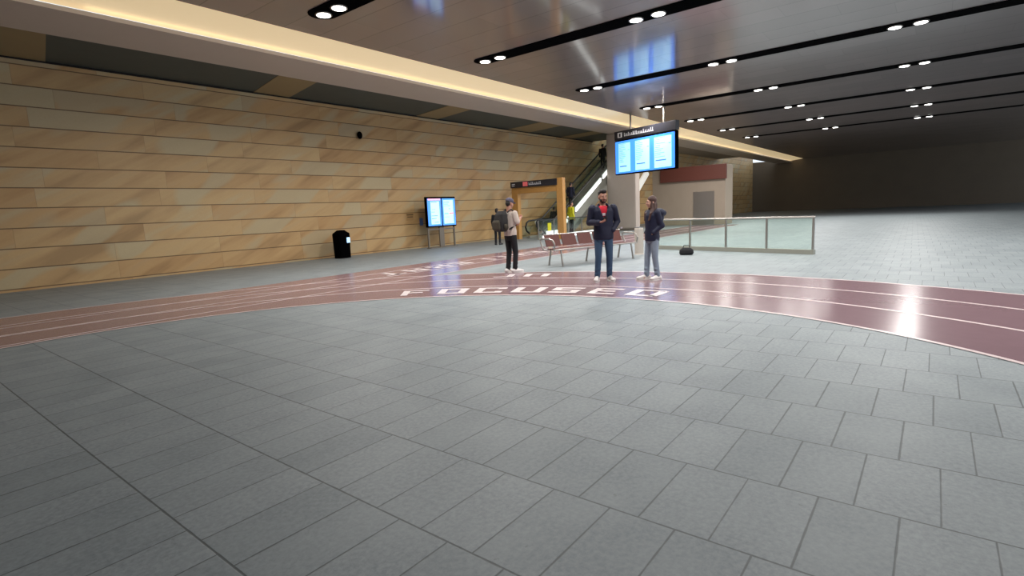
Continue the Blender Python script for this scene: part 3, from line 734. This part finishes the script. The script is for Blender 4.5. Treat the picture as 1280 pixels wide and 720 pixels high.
tube(bm, [I['V'](-.07, .055, 1.52), I['V'](0, .08, 1.53), I['V'](.07, .055, 1.52)], .024, 8)
obj('collar', fuse(bm, .009, 3), M['navy'], jk, smooth=True)
obj('sleeve_badge', B(.325, .365, -.06, -.052, 1.03, 1.06), M['print_'], jk)
bm = bmesh.new(); loft(bm, [(0, 0, z * s, a * s, b * s) for z, a, b in ((.93, .16, .112), (1.08, .15, .112), (1.25, .165, .118), (1.38, .17, .116), (1.44, .14, .1), (1.485, .07, .068))], 28)
tee = obj('shirt', bm, M['redtee'], t, smooth=True)
obj('shirt_print', B(-.03, .03, -.134, -.124, 1.295, 1.345, bev=.003), M['print_'], tee)
hair_short(t, I)
bm = bmesh.new()
for c, r in (((0, -.045, -.092), (.044, .046, .034)), ((.046, -.028, -.058), (.022, .046, .036)), ((-.046, -.028, -.058), (.022, .046, .036)), ((0, -.094, -.043), (.03, .012, .007))):
    ell(bm, I['hp'](*c), [q * s for q in r], I['hr'].to_3x3())
obj('beard', bm, M['beard'], t, smooth=True)
ph = obj('mobile_phone', B(-.037, .037, -.075, .075, -.005, .005, bev=.003), M['phone'])
tag(ph, 'black mobile phone held in the hand of the man in the navy jacket', 'phone')
wr = Matrix.Rotation(face_cam(mx, my) + rad(8), 4, 'Z')
ph.matrix_world = Matrix.Translation((mx, my, 0)) @ wr @ Matrix.Translation(I['WR'] + Vector((.095, -.062, .062))) @ Matrix.Rotation(rad(-38), 4, 'X')

# --- woman
wx, wy = 9.9, 4.3
t, I, up = person('person', (wx, wy, 0), face_cam(wx, wy) - rad(58), 1.62, 'woman with long brown hair in navy hooded jacket and grey-blue jeans', female=True, skin='skin2',
    head_turn=rad(-10), head_tilt=rad(6), armR=((-.225, .09, 1.16), (-.145, -.07, 1.0)), armL=((.225, .09, 1.16), (.145, -.07, 1.0)), bottom='denim2',
    legs=(((.1, .0, .5), (.1, .06, .09)), ((-.1, -.06, .5), (-.1, -.08, .09))),
    handcfg=[((-.75, .25, -.6), (-1, 0, -.2), .2, 1), ((.75, .25, -.6), (1, 0, -.2), .2, -1)], fine=.0065)
s = I['s']; jk = obj('jacket', up, M['navy2'], t, smooth=True)
bm = bmesh.new(); ell(bm, I['V'](0, .16, 1.43), (.15, .12, .09)); ell(bm, I['V'](0, .24, 1.42), (.11, .08, .07)); ell(bm, I['V'](0, .19, 1.33), (.1, .07, .1)); ell(bm, I['V'](.1, .08, 1.46), (.05, .08, .05)); ell(bm, I['V'](-.1, .08, 1.46), (.05, .08, .05))
obj('hood', fuse(bm, .01, 3), M['navy2'], jk, smooth=True)
bm = bmesh.new(); tube(bm, [I['V'](0, -.122, z) for z in (.95, 1.1, 1.25, 1.4)], .006, 6); obj('zip', bm, M['steel'], jk)
bm = bmesh.new()
for c, r in (((0, .03, .05), (.09, .1, .088)), ((0, .075, -.06), (.08, .05, .11)), ((.072, .0, -.08), (.02, .045, .12)), ((-.072, .0, -.08), (.02, .045, .12))): ell(bm, I['hp'](*c), [q * s for q in r], I['hr'].to_3x3())
for i in range(22):
    e = -1 if i % 2 else 1; xx = random.uniform(.05, .1) * e; y0 = random.uniform(-.03, .07)
    tube(bm, [I['hp'](xx * .8, y0, -.02), I['hp'](xx * 1.1, y0 - .01, -.14), I['V'](xx * 1.25, -.09 + random.uniform(-.02, .01), 1.42), I['V'](xx * 1.15, -.13 + random.uniform(-.01, .01), 1.27)], .014, 6, [.016, .018, .017, .006])
obj('hair', fuse(bm, .008, 1), M['hair_brown'], t, smooth=True)

# --- man with backpack
bx_, by_ = 10.05, 7.92
t, I, up = person('person', (bx_, by_, 0), face_cam(bx_, by_) + rad(128), 1.76, 'man in grey cap, pale shirt and black trousers wearing a backpack', jacket=False, bottom='blackcloth',
    head_turn=rad(14), head_tilt=rad(14), armR=((-.27, -.02, 1.18), (-.15, -.2, 1.3)), armL=((.28, -.03, 1.18), (.13, -.2, 1.3)),
    legs=(((.1, -.02, .5), (.1, .04, .09)), ((-.1, -.06, .5), (-.08, -.03, .09))), handcfg=[((-.5, -.7, .3), (-.3, 0, 1), .6, 1), ((.5, -.7, .3), (.3, 0, 1), .6, -1)], fine=.0065, wide=1.08)
s = I['s']; obj('shirt', up, M['beigetee'], t, smooth=True)
hair_short(t, I, 'hair_black', .93)
bm = bmesh.new(); ell(bm, I['hp'](0, .015, .07), (.094, .108, .078), I['hr'].to_3x3()); cp = obj('cap', bm, M['capgrey'], t, smooth=True)
bm = bmesh.new(); ell(bm, I['hp'](0, -.12, .055), (.07, .075, .01), I['hr'].to_3x3()); obj('cap_peak', bm, M['capgrey'], cp, smooth=True)
bpk = empty('backpack', (bx_, by_, 0), face_cam(bx_, by_) + rad(128), 'dark olive backpack worn by the man in the grey cap', 'backpack')
bm = bmesh.new(); loft(bm, [(0, .255, 1.0, .12, .09), (0, .27, 1.05, .165, .13), (0, .27, 1.22, .17, .14), (0, .25, 1.4, .15, .12), (0, .22, 1.48, .1, .08)], 24, 3)
obj('main_bag', fuse(bm, .012, 3), M['darkpack'], bpk, smooth=True)
bm = bmesh.new(); loft(bm, [(0, .39, 1.03, .1, .03), (0, .40, 1.07, .13, .055), (0, .4, 1.22, .13, .055), (0, .39, 1.27, .1, .03)], 20, 3.5); obj('front_pocket', fuse(bm, .01, 3), M['olive'], bpk, smooth=True)
for e in (-1, 1):
    bm = bmesh.new(); tube(bm, [I['V'](.1 * e, .14, 1.46), I['V'](.105 * e, .03, 1.52), I['V'](.115 * e, -.08, 1.46), I['V'](.13 * e, -.13, 1.33), I['V'](.16 * e, -.08, 1.16), I['V'](.15 * e, .14, 1.06)], .02, 8)
    obj('shoulder_strap', bm, M['darkpack'], bpk)
    bm = bmesh.new(); loft(bm, [(.19 * e, .26, 1.04, .02, .05), (.2 * e, .26, 1.1, .035, .06), (.19 * e, .26, 1.18, .02, .05)], 14); obj('side_pocket', bm, M['olive'], bpk, smooth=True)

# --- far walker in dark clothes half hidden behind the backpack
fx, fy = 18.75, 15.5
t, I, up = person('person', (fx, fy, 0), face_cam(fx, fy) + rad(160), 1.62, 'distant person in dark clothes near the stone wall, half hidden behind the backpack', bottom='blackcloth', fine=.014, face=False, shoe='soledark')
obj('jacket', up, M['blackcloth'], t, smooth=True); hair_short(t, I)

# --- people on the escalators
def rider(x, y, zoff, H, top, label, rz):
    z = (math.floor((x - 24.6) / .3464) + 1) * .2 if y < 17.25 else (math.floor((x - 27.3) / .3464) + 1) * .2
    t, I, up = person('person', (x, y, max(z, .02)), rz, H, label, group=None, bottom='blackcloth', fine=.014, face=False, shoe='soledark',
                      legs=(((.1, 0, .5), (.09, .0, .09)), ((-.1, 0, .5), (-.09, .0, .09))))
    obj('jacket', up, M[top], t, smooth=True); hair_short(t, I)
RX = rad(90)
rider(26.95, 17.85, 0, 1.6, 'blackcloth', 'person in dark clothes at the foot of the far escalator, seen through the gateway', RX)
rider(27.0, 16.68, 0, 1.56, 'navy', 'person in dark clothes riding the escalator above the yellow vest', RX)
t, I, up = person('person', (25.62, 15.84, 0), rad(60), 1.86, 'person in a bright yellow vest behind the glass barrier at the escalator foot', bottom='blackcloth', fine=.014, face=False, shoe='soledark')
obj('vest', up, M['hivis'], t, smooth=True); hair_short(t, I)
rider(30.95, 16.68, 0, 1.6, 'blackcloth', 'person in dark clothes near the top of the escalator beside the column', RX)

# ------------------------------------------------------------------ light of the hall
w = bpy.data.worlds.new('world'); SC.world = w; w.use_nodes = True
w.node_tree.nodes['Background'].inputs['Color'].default_value = (.82, .92, 1, 1)
w.node_tree.nodes['Background'].inputs['Strength'].default_value = 1.25
SC.view_settings.view_transform = 'Standard'; SC.view_settings.look = 'None'; SC.view_settings.gamma = 1; SC.view_settings.use_curve_mapping = False
SC.view_settings.exposure = 0.
